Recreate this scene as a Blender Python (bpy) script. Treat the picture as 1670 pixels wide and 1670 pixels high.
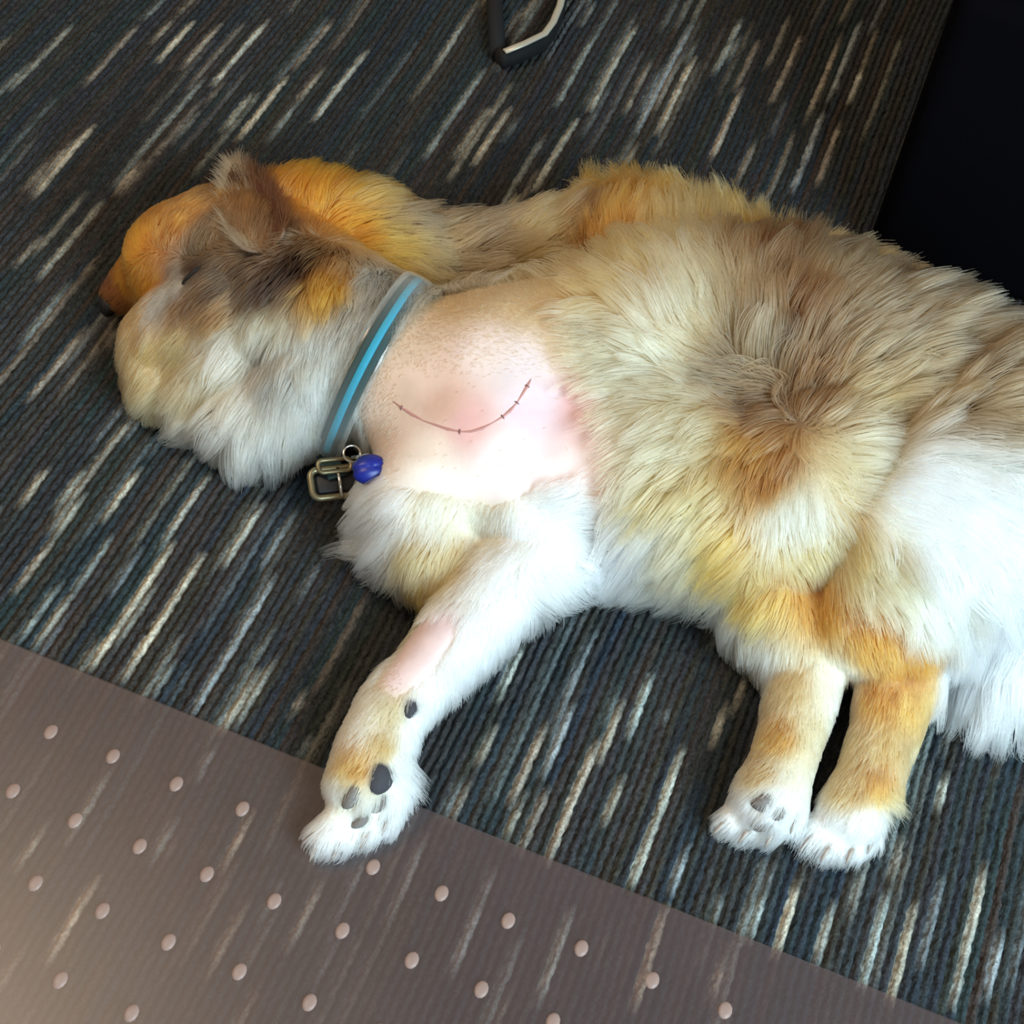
import bpy, bmesh, math, random
import numpy as np
from mathutils import Vector, Matrix
from mathutils.bvhtree import BVHTree
from mathutils.kdtree import KDTree

for o in list(bpy.data.objects):
    bpy.data.objects.remove(o, do_unlink=True)
scene = bpy.context.scene
COL = scene.collection
rng = np.random.default_rng(7)
random.seed(7)

# ------------------------------------------------------------------ camera
# World: x along the chair-mat edge, y along the carpet ribs, z up, floor z = 0.
F_PX = 2418.4
RC = np.array([[0.92747219, -0.33361798, 0.16880277],
               [0.36940043, 0.74785614, -0.5515927],
               [0.05778106, 0.57394271, 0.8168544]])
CAM_H = 1.0
_o = RC @ np.array([0, 0, -1.0])
CAM = -_o * (CAM_H / -_o[2])
CAM[2] = CAM_H
cam_d = bpy.data.cameras.new('camera')
cam_d.sensor_width = 36.0
cam_d.lens = F_PX / 1670.0 * 36.0
cam_d.clip_start = 0.02
cam_o = bpy.data.objects.new('camera', cam_d)
COL.objects.link(cam_o)
cam_o.matrix_world = Matrix([[*RC[0], CAM[0]], [*RC[1], CAM[1]], [*RC[2], CAM[2]], [0, 0, 0, 1]])
scene.camera = cam_o

# ------------------------------------------------------------------ light
def srgb(r, g, b):
    def f(c):
        c = c / 255.0
        return c / 12.92 if c <= 0.04045 else ((c + 0.055) / 1.055) ** 2.4
    return (f(r), f(g), f(b))

world = bpy.data.worlds.new('room_ambient')
scene.world = world
world.use_nodes = True
bg = world.node_tree.nodes['Background']
bg.inputs['Color'].default_value = (1.0, 0.84, 0.64, 1)
bg.inputs['Strength'].default_value = 0.22

def area(name, loc, target, sx, sy, power, color):
    d = bpy.data.lights.new(name, 'AREA')
    d.shape = 'RECTANGLE'; d.size = sx; d.size_y = sy
    d.energy = power; d.color = color
    o = bpy.data.objects.new(name, d); COL.objects.link(o)
    o.location = loc
    o.rotation_euler = (Vector(target) - Vector(loc)).to_track_quat('-Z', 'Y').to_euler()
    return o
# daylight window beyond the dog's hind end, on the right-hand side of the room
area('window_daylight', (1.45, -0.98, 1.15), (0.15, 0.0, 0.05), 1.0, 1.2, 55, (0.60, 0.85, 1.0))
# ceiling lamp of the room
area('ceiling_lamp', (-1.2, -0.35, 2.4), (-0.3, 0.1, 0.0), 0.7, 0.7, 19, (1.0, 0.78, 0.54))

vs = scene.view_settings
vs.view_transform = 'Standard'; vs.look = 'None'; vs.gamma = 1.0
vs.use_curve_mapping = False
vs.exposure = 0.55

# ------------------------------------------------------------------ helpers
def ray(px, py):
    d = RC @ np.array([px - 835.0, -(py - 835.0), -F_PX])
    return d / np.linalg.norm(d)
def P(px, py, h=0.0):
    d = ray(px, py)
    return CAM + d * ((h - CAM[2]) / d[2])
def project(pts):
    c = (np.asarray(pts) - CAM) @ RC
    return np.stack([835 - c[:, 0] / c[:, 2] * F_PX, 835 + c[:, 1] / c[:, 2] * F_PX], 1)

def in_poly(q, poly):
    x, y = q[:, 0], q[:, 1]; r = np.zeros(len(q), bool); n = len(poly)
    for i in range(n):
        x1, y1 = poly[i]; x2, y2 = poly[(i + 1) % n]
        c = ((y1 > y) != (y2 > y)) & (x < (x2 - x1) * (y - y1) / (y2 - y1 + 1e-9) + x1)
        r ^= c
    return r
def mat(name, color, rough=0.6, metal=0.0, **kw):
    m = bpy.data.materials.new(name); m.use_nodes = True
    b = m.node_tree.nodes['Principled BSDF']
    b.inputs['Base Color'].default_value = (*color, 1)
    b.inputs['Roughness'].default_value = rough
    b.inputs['Metallic'].default_value = metal
    for k, v in kw.items():
        b.inputs[k.replace('_', ' ')].default_value = v
    return m
def noise_bump(m, scale, strength, dist=0.001):
    nt = m.node_tree; b = nt.nodes['Principled BSDF']
    tc = nt.nodes.new('ShaderNodeTexCoord'); n = nt.nodes.new('ShaderNodeTexNoise')
    n.inputs['Scale'].default_value = scale; n.inputs['Detail'].default_value = 4
    bp = nt.nodes.new('ShaderNodeBump'); bp.inputs['Strength'].default_value = strength
    bp.inputs['Distance'].default_value = dist
    nt.links.new(tc.outputs['Object'], n.inputs['Vector'])
    nt.links.new(n.outputs['Fac'], bp.inputs['Height'])
    nt.links.new(bp.outputs['Normal'], b.inputs['Normal'])
    return n
def mk(name, verts, faces, m, parent=None, smooth=True):
    me = bpy.data.meshes.new(name)
    me.from_pydata([tuple(v) for v in verts], [], [tuple(f) for f in faces])
    me.update()
    if smooth:
        me.polygons.foreach_set('use_smooth', [True] * len(me.polygons))
    me.materials.append(m)
    o = bpy.data.objects.new(name, me); COL.objects.link(o)
    if parent: o.parent = parent
    return o
def from_bm(name, bm, m, parent=None, smooth=True):
    me = bpy.data.meshes.new(name); bm.to_mesh(me); bm.free()
    if smooth:
        me.polygons.foreach_set('use_smooth', [True] * len(me.polygons))
    me.materials.append(m)
    o = bpy.data.objects.new(name, me); COL.objects.link(o)
    if parent: o.parent = parent
    return o
def tag(o, label=None, cat=None, group=None, kind=None):
    if label: o['label'] = label
    if cat: o['category'] = cat
    if group: o['group'] = group
    if kind: o['kind'] = kind
    return o
def empty(name, loc=(0, 0, 0)):
    o = bpy.data.objects.new(name, None); COL.objects.link(o); o.location = loc
    o.empty_display_size = 0.05
    return o
def attach(child, parent):
    child.parent = parent
    child.matrix_parent_inverse = Matrix.Translation(-parent.location)
    return child
def tube(path, radii, seg=10, squash=None, cap=True):
    """swept tube; path list of 3-vectors, radii list; returns verts, faces"""
    path = [Vector(p) for p in path]; V = []; Fc = []
    up0 = Vector((0, 0, 1)); n = len(path)
    for i, p in enumerate(path):
        t = (path[min(i + 1, n - 1)] - path[max(i - 1, 0)]).normalized()
        s = t.cross(up0)
        if s.length < 1e-4: s = t.cross(Vector((0, 1, 0)))
        s.normalize(); u = s.cross(t)
        a, b = (radii[i] if isinstance(radii[i], tuple) else (radii[i], radii[i]))
        for k in range(seg):
            an = 2 * math.pi * k / seg
            V.append(p + s * (a * math.cos(an)) + u * (b * math.sin(an)))
    for i in range(n - 1):
        for k in range(seg):
            Fc.append((i * seg + k, i * seg + (k + 1) % seg, (i + 1) * seg + (k + 1) % seg, (i + 1) * seg + k))
    if cap:
        Fc.append(tuple(reversed(range(seg)))); Fc.append(tuple((n - 1) * seg + k for k in range(seg)))
    return V, Fc

# ------------------------------------------------------------------ floor and carpet
m_base = mat('carpet_backing', srgb(52, 50, 50), 0.95)
noise_bump(m_base, 300, 0.6, 0.003)
floor = mk('floor', [(-3, -3, -0.006), (3, -3, -0.006), (3, 3, -0.006), (-3, 3, -0.006)], [(0, 1, 2, 3)], m_base, smooth=False)
tag(floor, 'dark ribbed carpet with pale broken streaks running across the room', 'floor', kind='structure')

STREAKS = [
 ((20, 20, .3593), [(915, 320, 1160, 20, 1), (670, 210, 830, 20, 1), (760, 240, 950, 30, .7), (1370, 475, 1600, 150, 1), (1050, 580, 1260, 270, 1), (1240, 240, 1480, 20, .6), (490, 800, 840, 260, .7), (110, 830, 390, 490, .9),
   (20, 790, 330, 560, .6), (330, 330, 560, 30, .6), (620, 130, 760, 20, .6), (480, 820, 620, 670, 1), (20, 350, 290, 30, .5), (1150, 580, 1340, 380, .6), (1310, 400, 1440, 220, .6), (740, 590, 860, 420, .5), (970, 540, 1100, 350, .6),
   (130, 1200, 420, 830, .8), (30, 1500, 260, 1200, .7), (60, 1750, 330, 1400, .7), (20, 1150, 150, 980, .6)]),
 ((20, 750, .2994), [(20, 720, 230, 400, 1), (240, 430, 420, 140, .8), (60, 230, 210, 20, .9), (230, 240, 420, 20, .6), (520, 320, 740, 20, .9), (30, 1000, 300, 640, .6), (140, 970, 330, 690, .9), (350, 680, 560, 380, .6), (440, 1130, 900, 420, 1),
   (580, 1200, 1060, 470, 1), (820, 420, 1100, 50, .9), (1000, 1380, 1460, 600, 1), (1170, 590, 1400, 200, .9), (1340, 580, 1540, 240, .6), (770, 1260, 900, 1050, .6), (1160, 1480, 1380, 1100, .7), (1240, 1450, 1480, 1050, .6), (550, 720, 760, 440, .6),
   (1500, 1400, 1640, 1200, .6), (1590, 1620, 1670, 1480, .9), (1580, 760, 1670, 540, .6), (330, 1170, 480, 930, .6)]),
 ((700, 950, .3293), [(350, 560, 470, 290, 1), (250, 880, 350, 680, .9), (400, 1090, 590, 650, 1), (500, 1130, 620, 1000, 1), (580, 950, 750, 580, 1), (440, 1310, 560, 1090, 1), (595, 1370, 900, 740, .9), (820, 870, 970, 540, .8), (1000, 770, 1130, 430, 1),
   (860, 1190, 970, 920, .6), (1030, 1490, 1270, 780, 1), (1430, 800, 1520, 560, .6), (700, 560, 840, 180, .5), (80, 1140, 180, 930, .7), (150, 1170, 240, 970, .6), (380, 1280, 500, 1000, .6), (1200, 1490, 1310, 1260, .7), (1180, 700, 1240, 560, .6)]),
 ((1100, 1250, .3353), [(0, 600, 70, 420, .6), (200, 760, 290, 620, .6), (380, 820, 470, 560, .9), (420, 560, 500, 440, .6), (490, 900, 610, 520, 1), (680, 950, 780, 600, .6), (930, 1070, 1080, 580, 1), (1070, 560, 1130, 320, 1), (1100, 1140, 1210, 620, .7),
   (1200, 960, 1300, 480, .6), (1290, 190, 1350, 0, .9), (1400, 1160, 1510, 560, 1), (1540, 1120, 1620, 750, 1), (1440, 800, 1530, 430, .6)]),
 ((700, 0, .5808), [(300, 530, 420, 320, 1), (130, 460, 240, 290, 1), (350, 290, 475, 95, .7), (460, 310, 580, 60, .9), (580, 370, 740, 50, 1), (540, 310, 640, 160, .6), (800, 200, 890, 40, 1), (850, 245, 940, 100, .6), (640, 370, 770, 150, .9),
   (800, 450, 890, 240, 1), (955, 280, 1045, 90, 1), (1020, 530, 1110, 300, 1), (1110, 280, 1230, 50, 1), (1085, 520, 1180, 330, .8), (1050, 310, 1160, 120, .7), (840, 500, 930, 390, .6), (0, 440, 160, 180, .8), (70, 440, 170, 290, .6), (1180, 280, 1220, 180, .9), (30, 180, 110, 50, .7)]),
 ((600, 1250, .3892), [(540, 400, 360, 860, .9), (860, 540, 700, 990, 1), (1260, 560, 1080, 1000, 1), (1530, 700, 1450, 1000, .9), (280, 260, 100, 640, .7)]),
 ((0, 1000, .4192), [(860, 480, 740, 640, 1), (700, 770, 560, 950, 1), (400, 980, 200, 1330, 1), (450, 560, 250, 880, .8), (1000, 740, 860, 1000, .7), (950, 1080, 800, 1400, .8), (1250, 1000, 1100, 1300, .8), (200, 760, 60, 1000, .7)]),
]
def carpet():
    pitch = 0.0068
    X0, X1, Y0, Y1 = -1.05, 0.9, -0.8, 1.2
    sub = 4
    nrib = int((X1 - X0) / pitch); nx = nrib * sub + 1
    dy = 0.0045; ny = int((Y1 - Y0) / dy) + 1
    xs = X0 + np.arange(nx) * pitch / sub
    ys = Y0 + np.arange(ny) * dy
    # the prominent pale yarns, read off as segments: (origin, scale), end points, strength
    known = {}
    for (ox, oy, sc_), segs in STREAKS:
        for x1, y1, x2, y2, w in segs:
            pa, pb = P(ox + x1 * sc_, oy + y1 * sc_), P(ox + x2 * sc_, oy + y2 * sc_)
            i = int(round(((pa[0] + pb[0]) / 2 - X0) / pitch - .5))
            ya, yb = sorted((pa[1], pb[1]))
            known.setdefault(i, []).append((ya, yb, w))
            if w > .9 and rng.random() < .12:
                known.setdefault(i + 1, []).append((ya + .2 * (yb - ya), yb - .3 * (yb - ya), .55))
    # yarn colours rib by rib
    pal = np.array([srgb(*c) for c in [(46, 52, 56), (43, 53, 54), (57, 52, 48), (51, 52, 56), (45, 48, 50), (61, 54, 51), (43, 50, 59), (53, 54, 49)]])
    lightpal = np.array([srgb(*c) for c in [(176, 176, 164), (150, 158, 154), (186, 178, 160), (142, 148, 150), (160, 150, 136)]])
    colr = np.zeros((nrib, ny, 3)); rise = np.zeros((nrib, ny))
    for i in range(nrib):
        base = pal[rng.integers(len(pal))] * rng.uniform(0.85, 1.2)
        y = Y0 - rng.uniform(0, .2); line = np.tile(base, (ny, 1))
        while y < Y1:                       # slow drift of the dark yarn
            ln = rng.uniform(.06, .35); a, b = int((y - Y0) / dy), int((y + ln - Y0) / dy)
            line[max(a, 0):max(b, 0)] = line[max(a, 0):max(b, 0)] * 0.55 + 0.45 * pal[rng.integers(len(pal))]
            y += ln
        todo = list(known.get(i, []))
        y = Y0 - rng.uniform(0, .3)
        while y < Y1:                       # scattered fainter streaks
            gap = rng.exponential(0.75) + .05; ln = rng.uniform(.04, .2)
            todo.append((y + gap, y + gap + ln, rng.uniform(.12, .45)))
            y += gap + ln
        for ya, yb, w in todo:
            a, b = int((ya - Y0) / dy), int((yb - Y0) / dy)
            a, b = max(a, 0), min(max(b, 0), ny)
            if b > a:
                w = w * rng.uniform(.8, 1.05)
                edge = np.minimum(1, np.minimum(np.arange(b - a) + 1, np.arange(b - a)[::-1] + 1) / 5.0)[:, None]
                edge = edge * np.clip(.88 + .16 * np.repeat(rng.normal(0, 1, (b - a) // 3 + 1), 3)[:b - a, None], .5, 1.1)
                edge = np.minimum(edge, 1)
                seg = line[a:b]
                k = edge[:len(seg)] * w
                line[a:b] = seg * (1 - k) + lightpal[rng.integers(len(lightpal))] * k
                rise[i, a:b] = np.maximum(rise[i, a:b], (k[:, 0]) * 0.0009)
        colr[i] = line
    ph = np.arange(nx) % sub
    ribi = np.minimum(np.arange(nx) // sub, nrib - 1)
    prof = np.array([-0.0036, -0.0012, 0.0, -0.0012])[ph]
    Z = np.repeat(prof[:, None], ny, 1)
    loops = rng.normal(0, 0.00045, (nrib, ny)) + 0.0005 * np.sin(ys[None] * 2 * math.pi / 0.011 + rng.uniform(0, 6, (nrib, 1)))
    side = (loops + rise)[ribi] * np.where(ph == 0, 0.0, 1.0)[:, None]
    Z = Z + side - 0.0005
    # ribs meander a little
    xoff = (np.sin(ys * 14 + 1) * .0010 + np.sin(ys * 37 + 2) * .0006)[None] + rng.normal(0, .0005, (nx, ny))
    Xg = xs[:, None] + xoff
    Yg = np.repeat(ys[None], nx, 0)
    co = np.stack([Xg, Yg, Z], -1).reshape(-1, 3)
    idx = np.arange(nx * ny).reshape(nx, ny)
    q = np.stack([idx[:-1, :-1], idx[1:, :-1], idx[1:, 1:], idx[:-1, 1:]], -1).reshape(-1, 4)
    me = bpy.data.meshes.new('carpet_pile')
    me.vertices.add(len(co)); me.vertices.foreach_set('co', co.astype(np.float32).ravel())
    me.loops.add(q.size); me.loops.foreach_set('vertex_index', q.astype(np.int32).ravel())
    me.polygons.add(len(q)); me.polygons.foreach_set('loop_start', np.arange(0, q.size, 4, dtype=np.int32))
    me.update(calc_edges=True)
    me.polygons.foreach_set('use_smooth', np.ones(len(q), bool))
    ca = me.color_attributes.new('yarn', 'FLOAT_COLOR', 'POINT')
    cv = colr[ribi].reshape(-1, 3) * rng.uniform(.72, 1.28, (nx * ny, 1))
    ca.data.foreach_set('color', np.concatenate([cv, np.ones((len(cv), 1))], 1).astype(np.float32).ravel())
    m = mat('carpet_yarn', (1, 1, 1), 0.95)
    nt = m.node_tree; b = nt.nodes['Principled BSDF']
    b.inputs['Specular IOR Level'].default_value = 0.1
    at = nt.nodes.new('ShaderNodeAttribute'); at.attribute_name = 'yarn'
    tc = nt.nodes.new('ShaderNodeTexCoord')
    n = nt.nodes.new('ShaderNodeTexNoise'); n.inputs['Scale'].default_value = 420; n.inputs['Detail'].default_value = 3
    rp = nt.nodes.new('ShaderNodeMapRange'); rp.inputs['From Min'].default_value = .3; rp.inputs['From Max'].default_value = .7
    rp.inputs['To Min'].default_value = .6; rp.inputs['To Max'].default_value = 1.35
    mx = nt.nodes.new('ShaderNodeVectorMath'); mx.operation = 'SCALE'
    nt.links.new(tc.outputs['Object'], n.inputs['Vector']); nt.links.new(n.outputs['Fac'], rp.inputs['Value'])
    nt.links.new(at.outputs['Color'], mx.inputs[0]); nt.links.new(rp.outputs['Result'], mx.inputs['Scale'])
    nt.links.new(mx.outputs['Vector'], b.inputs['Base Color'])
    bp = nt.nodes.new('ShaderNodeBump'); bp.inputs['Strength'].default_value = .7; bp.inputs['Distance'].default_value = .0015
    nt.links.new(n.outputs['Fac'], bp.inputs['Height']); nt.links.new(bp.outputs['Normal'], b.inputs['Normal'])
    me.materials.append(m)
    o = bpy.data.objects.new('carpet_pile', me); COL.objects.link(o); o.parent = floor
    tag(o, kind='stuff')
carpet()

# ------------------------------------------------------------------ chair mat
def chair_mat():
    y_edge = P(950, 1424)[1]
    x0, x1, y0 = -1.0, 0.95, -1.1
    r = .05
    ring = []
    for cx, cy, a0 in ((x1 - r, y_edge - r, 0), (x0 + r, y_edge - r, 90), (x0 + r, y0 + r, 180), (x1 - r, y0 + r, 270)):
        for k in range(7):
            a = math.radians(a0 + 15 * k); ring.append((cx + r * math.cos(a), cy + r * math.sin(a)))
    n = len(ring)
    V = [(x, y, .0012) for x, y in ring] + [(x, y, .0026) for x, y in ring]
    cx, cy = (x0 + x1) / 2, (y0 + y_edge) / 2
    V += [(cx + (x - cx) * .998, cy + (y - cy) * .997, .0032) for x, y in ring]
    Fc = [tuple(reversed(range(n))), tuple(range(2 * n, 3 * n))]
    for L in (0, 1):
        Fc += [(L * n + k, L * n + (k + 1) % n, (L + 1) * n + (k + 1) % n, (L + 1) * n + k) for k in range(n)]
    m = bpy.data.materials.new('hazy_vinyl'); m.use_nodes = True
    nt = m.node_tree; nt.nodes.remove(nt.nodes['Principled BSDF'])
    out = nt.nodes['Material Output']
    tr = nt.nodes.new('ShaderNodeBsdfTransparent'); tr.inputs['Color'].default_value = (.93, .88, .86, 1)
    df = nt.nodes.new('ShaderNodeBsdfDiffuse'); df.inputs['Color'].default_value = (*srgb(112, 94, 98), 1)
    gl = nt.nodes.new('ShaderNodeBsdfGlossy'); gl.inputs['Roughness'].default_value = .36; gl.inputs['Color'].default_value = (1, .96, .93, 1)
    fr = nt.nodes.new('ShaderNodeFresnel'); fr.inputs['IOR'].default_value = 1.62
    mx1 = nt.nodes.new('ShaderNodeMixShader'); mx1.inputs['Fac'].default_value = .30
    mx2 = nt.nodes.new('ShaderNodeMixShader')
    tc = nt.nodes.new('ShaderNodeTexCoord'); n1 = nt.nodes.new('ShaderNodeTexNoise'); n1.inputs['Scale'].default_value = 9
    rp = nt.nodes.new('ShaderNodeMapRange'); rp.inputs['To Min'].default_value = .09; rp.inputs['To Max'].default_value = .19
    nt.links.new(tc.outputs['Object'], n1.inputs['Vector']); nt.links.new(n1.outputs['Fac'], rp.inputs['Value'])
    nt.links.new(rp.outputs['Result'], mx1.inputs['Fac'])
    nt.links.new(tr.outputs[0], mx1.inputs[1]); nt.links.new(df.outputs[0], mx1.inputs[2])
    ge = nt.nodes.new('ShaderNodeNewGeometry'); mu = nt.nodes.new('ShaderNodeMath'); mu.operation = 'SUBTRACT'; mu.use_clamp = True
    nt.links.new(fr.outputs[0], mu.inputs[0]); nt.links.new(ge.outputs['Backfacing'], mu.inputs[1])   # only the outer surface mirrors
    nt.links.new(mu.outputs[0], mx2.inputs['Fac'])
    nt.links.new(mx1.outputs[0], mx2.inputs[1]); nt.links.new(gl.outputs[0], mx2.inputs[2])
    nt.links.new(mx2.outputs[0], out.inputs['Surface'])
    root = empty('chair_mat', (0, -.6, .0012))
    tag(root, 'hazy see-through plastic chair mat with rows of pale studs lying on the carpet', 'mat')
    attach(mk('sheet', V, Fc, m, smooth=False), root)
    ms = mat('stud_vinyl', srgb(190, 158, 146), .4, Alpha=.5)
    # one stud, then copies in a square grid of two-inch pitch
    SV = []; SF = []
    prof = [(.0056, .0), (.0053, .0008), (.0040, .0015), (.0018, .0018)]
    for rr, zz in prof:
        for k in range(12):
            a = 2 * math.pi * k / 12; SV.append((rr * .85 * math.cos(a), rr * 1.1 * math.sin(a), zz))
    for i in range(3):
        for k in range(12): SF.append((i * 12 + k, i * 12 + (k + 1) % 12, i * 12 + 12 + (k + 1) % 12, i * 12 + 12 + k))
    SF.append(tuple(36 + k for k in range(12)))
    a0 = P(289, 1281); first = None
    for j in range(0, 9):
        for i in range(-10, 14):
            x, y = a0[0] + i * .0518, a0[1] - j * .0515
            if not (-.75 < x < .75): continue
            if first is None:
                first = mk('stud', SV, SF, ms); o = first
            else:
                o = first.copy(); COL.objects.link(o)
            o.location = (x + rng.normal(0, .0008), y + rng.normal(0, .0008), .0031)
            attach(o, root)
chair_mat()

# ------------------------------------------------------------------ dark upholstered furniture at the back right
def box_bm(bm, c, s, bev=0.0, seg=3):
    r = bmesh.ops.create_cube(bm, size=1.0)
    for v in r['verts']:
        v.co = Vector((v.co.x * s[0] + c[0], v.co.y * s[1] + c[1], v.co.z * s[2] + c[2]))
    if bev:
        es = list({e for v in r['verts'] for e in v.link_edges})
        bmesh.ops.bevel(bm, geom=es, offset=bev, segments=seg, affect='EDGES', profile=.5)
def furniture():
    c0 = P(1440, 330); xl = c0[0]; yn = P(1640, 500)[1]
    mb = mat('black_upholstery', srgb(7, 6, 9), .95); noise_bump(mb, 600, .4)
    mb.node_tree.nodes['Principled BSDF'].inputs['Specular IOR Level'].default_value = .02
    mf = mat('black_wood', srgb(12, 11, 12), .6)
    w, d = .75, 1.3
    root = empty('ottoman', (xl + w / 2, yn + d / 2, 0))
    tag(root, "near-black upholstered ottoman standing on the carpet behind the dog's back", 'ottoman')
    bm = bmesh.new(); box_bm(bm, (xl + w / 2, yn + d / 2, .152), (w, d, .30), .02); attach(from_bm('base', bm, mb), root)
    bm = bmesh.new(); box_bm(bm, (xl + w / 2, yn + d / 2, .37), (w + .01, d + .01, .14), .045, 5); attach(from_bm('cushion', bm, mb), root)
    for sx in (0, 1):
        v, f = tube([(xl + .02 + sx * (w - .04), yn + .01, .30), (xl + .02 + sx * (w - .04), yn + d - .01, .30)], [.006, .006], 8)
        attach(mk('piping', v, f, mf), root)
furniture()

# ------------------------------------------------------------------ bent metal foot at the top
def metal_foot():
    mb = mat('black_enamel', srgb(7, 7, 9), .85)
    mg = mat('brushed_pale_metal', srgb(190, 184, 168), .45, .35)
    root = empty('metal_foot', tuple(P(820, 92)))
    tag(root, 'black bent metal foot with a pale rim standing on the carpet', 'metal foot')
    # upright bar: flat strip leaning out of the picture
    a = P(812, 88, .008); b = P(802, -60, .008); c = P(805, -260, .1)
    v, f = tube([a, a * .5 + b * .5, b, c], [(.0088, .009)] * 4, 12)
    attach(mk('upright', v, f, mb), root)
    pts = [P(x, y, .022) for x, y in ((823, 84), (855, 71), (888, 55), (902, 36), (913, 10), (925, -40), (935, -120))]
    v, f = tube(pts, [(.0040, .0018)] * 7, 10)
    attach(mk('rim', v, f, mg), root)
    low = [P(814, 90, .009)] + [p - np.array([0, 0, .0125]) for p in pts]  # black bar below the rim, set lower to draw the rim's shadow
    v, f = tube(low, [(.0052, .0095)] * 8, 10)
    attach(mk('rim_shadow_bar', v, f, mb), root)
metal_foot()

# ------------------------------------------------------------------ dog body
def chain(bm, pts):
    """pts: (px, py, height, radius) joints; spheres swept along them"""
    for a, b in zip(pts[:-1], pts[1:]):
        pa, pb = P(a[0], a[1], a[2]), P(b[0], b[1], b[2])
        L = np.linalg.norm(pb - pa); n = max(2, int(L / (0.35 * min(a[3], b[3]))) + 1)
        for k in range(n + 1):
            t = k / n
            s = bmesh.ops.create_icosphere(bm, subdivisions=2 if min(a[3], b[3]) < .02 else 3, radius=a[3] * (1 - t) + b[3] * t)
            bmesh.ops.translate(bm, verts=s['verts'], vec=Vector(pa * (1 - t) + pb * t))

def build_body():
    bm = bmesh.new()
    # back and loin
    chain(bm, [(720, 640, .075, .068), (800, 632, .088, .080), (900, 625, .090, .085), (1010, 615, .093, .088), (1120, 588, .093, .093),
               (1280, 612, .098, .096), (1450, 680, .10, .094), (1640, 760, .095, .088), (1760, 820, .09, .072)])
    # withers on the far side
    chain(bm, [(680, 430, .055, .038), (780, 450, .050, .040), (900, 440, .052, .044), (1010, 440, .058, .050), (1100, 500, .075, .072)])
    # belly
    chain(bm, [(760, 730, .070, .062), (900, 720, .078, .074), (1060, 770, .082, .082), (1200, 830, .078, .076), (1350, 810, .088, .085)])
    # thigh and near hind leg
    chain(bm, [(1620, 760, .11, .095), (1500, 880, .10, .080), (1440, 1000, .075, .052), (1465, 1080, .055, .031),
               (1448, 1180, .040, .0245), (1420, 1265, .030, .0225), (1390, 1320, .022, .023)])
    # other hind leg
    chain(bm, [(1230, 880, .065, .058), (1290, 1010, .048, .042), (1320, 1090, .042, .028), (1297, 1180, .036, .0235), (1274, 1250, .03, .0225), (1255, 1300, .026, .026)])
    # tail lying down behind the thigh
    chain(bm, [(1740, 830, .085, .05), (1700, 950, .07, .05), (1650, 1060, .045, .034), (1625, 1120, .03, .02)])
    # forechest
    chain(bm, [(760, 740, .07, .062), (710, 810, .062, .056), (715, 880, .050, .043)])
    chain(bm, [(715, 880, .050, .043), (745, 930, .045, .033)])
    # shoulder, elbow, foreleg, paw
    chain(bm, [(800, 690, .085, .072), (865, 800, .080, .056), (912, 880, .070, .038), (830, 945, .062, .033), (750, 1030, .052, .028),
               (690, 1100, .045, .0245), (640, 1155, .040, .0245), (612, 1215, .034, .026), (590, 1275, .028, .025)])
    # neck and head
    chain(bm, [(760, 650, .085, .07), (680, 620, .085, .066), (600, 575, .083, .064), (510, 520, .083, .066), (430, 460, .078, .064), (350, 425, .072, .058), (300, 430, .064, .050)])
    chain(bm, [(400, 400, .070, .054), (500, 385, .066, .054), (590, 405, .062, .050), (670, 450, .055, .042)])
    chain(bm, [(290, 440, .058, .045), (245, 455, .042, .030), (215, 470, .032, .022), (194, 482, .026, .0165)])
    chain(bm, [(400, 520, .070, .060), (320, 545, .052, .050), (285, 560, .042, .042), (285, 610, .034, .036)])
    chain(bm, [(400, 590, .055, .05), (350, 640, .038, .038)])
    chain(bm, [(540, 610, .07, .058), (480, 660, .05, .046), (420, 670, .042, .042)])
    # toes
    for q in [((600, 1280, .026), (528, 1365, .014)), ((612, 1290, .022), (556, 1368, .012)), ((630, 1290, .02), (600, 1352, .012)), ((640, 1280, .022), (632, 1330, .014)),
              ((1262, 1290, .024), (1192, 1338, .014)), ((1265, 1300, .024), (1222, 1350, .013)), ((1275, 1300, .022), (1258, 1352, .013)), ((1285, 1290, .022), (1290, 1330, .013)),
              ((1395, 1310, .022), (1325, 1362, .013)), ((1395, 1315, .022), (1355, 1378, .013)), ((1400, 1315, .022), (1388, 1380, .013)), ((1405, 1310, .022), (1415, 1362, .013))]:
        chain(bm, [(*q[0], .014), (*q[1], .0105)])
    me = bpy.data.meshes.new('tmp'); bm.to_mesh(me); bm.free()
    o = bpy.data.objects.new('tmp', me); COL.objects.link(o)
    r = o.modifiers.new('r', 'REMESH'); r.mode = 'VOXEL'; r.voxel_size = 0.0038
    s = o.modifiers.new('s', 'SMOOTH'); s.factor = .5; s.iterations = 9
    dg = bpy.context.evaluated_depsgraph_get()
    res = bpy.data.meshes.new_from_object(o.evaluated_get(dg))
    bpy.data.objects.remove(o); bpy.data.meshes.remove(me)
    n = len(res.vertices); co = np.empty(n * 3, np.float32); res.vertices.foreach_get('co', co); co = co.reshape(-1, 3)
    low = co[:, 2] < .006
    co[low, 2] = .0012 + .0048 * np.exp((co[low, 2] - .006) / .012)
    # relax the clipped shoulder so the bare skin is one smooth swell
    q = project(co); sel = in_poly(q, [(560, 650), (640, 500), (730, 478), (960, 455), (1040, 600), (1060, 820), (960, 850), (880, 830), (700, 850), (590, 780)]) & (co[:, 2] > .05)
    wgt = sel.astype(float)
    ed = np.empty(len(res.edges) * 2, np.int32); res.edges.foreach_get('vertices', ed); ed = ed.reshape(-1, 2)
    deg = np.maximum(np.bincount(ed.ravel(), minlength=n).astype(float), 1)
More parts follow.
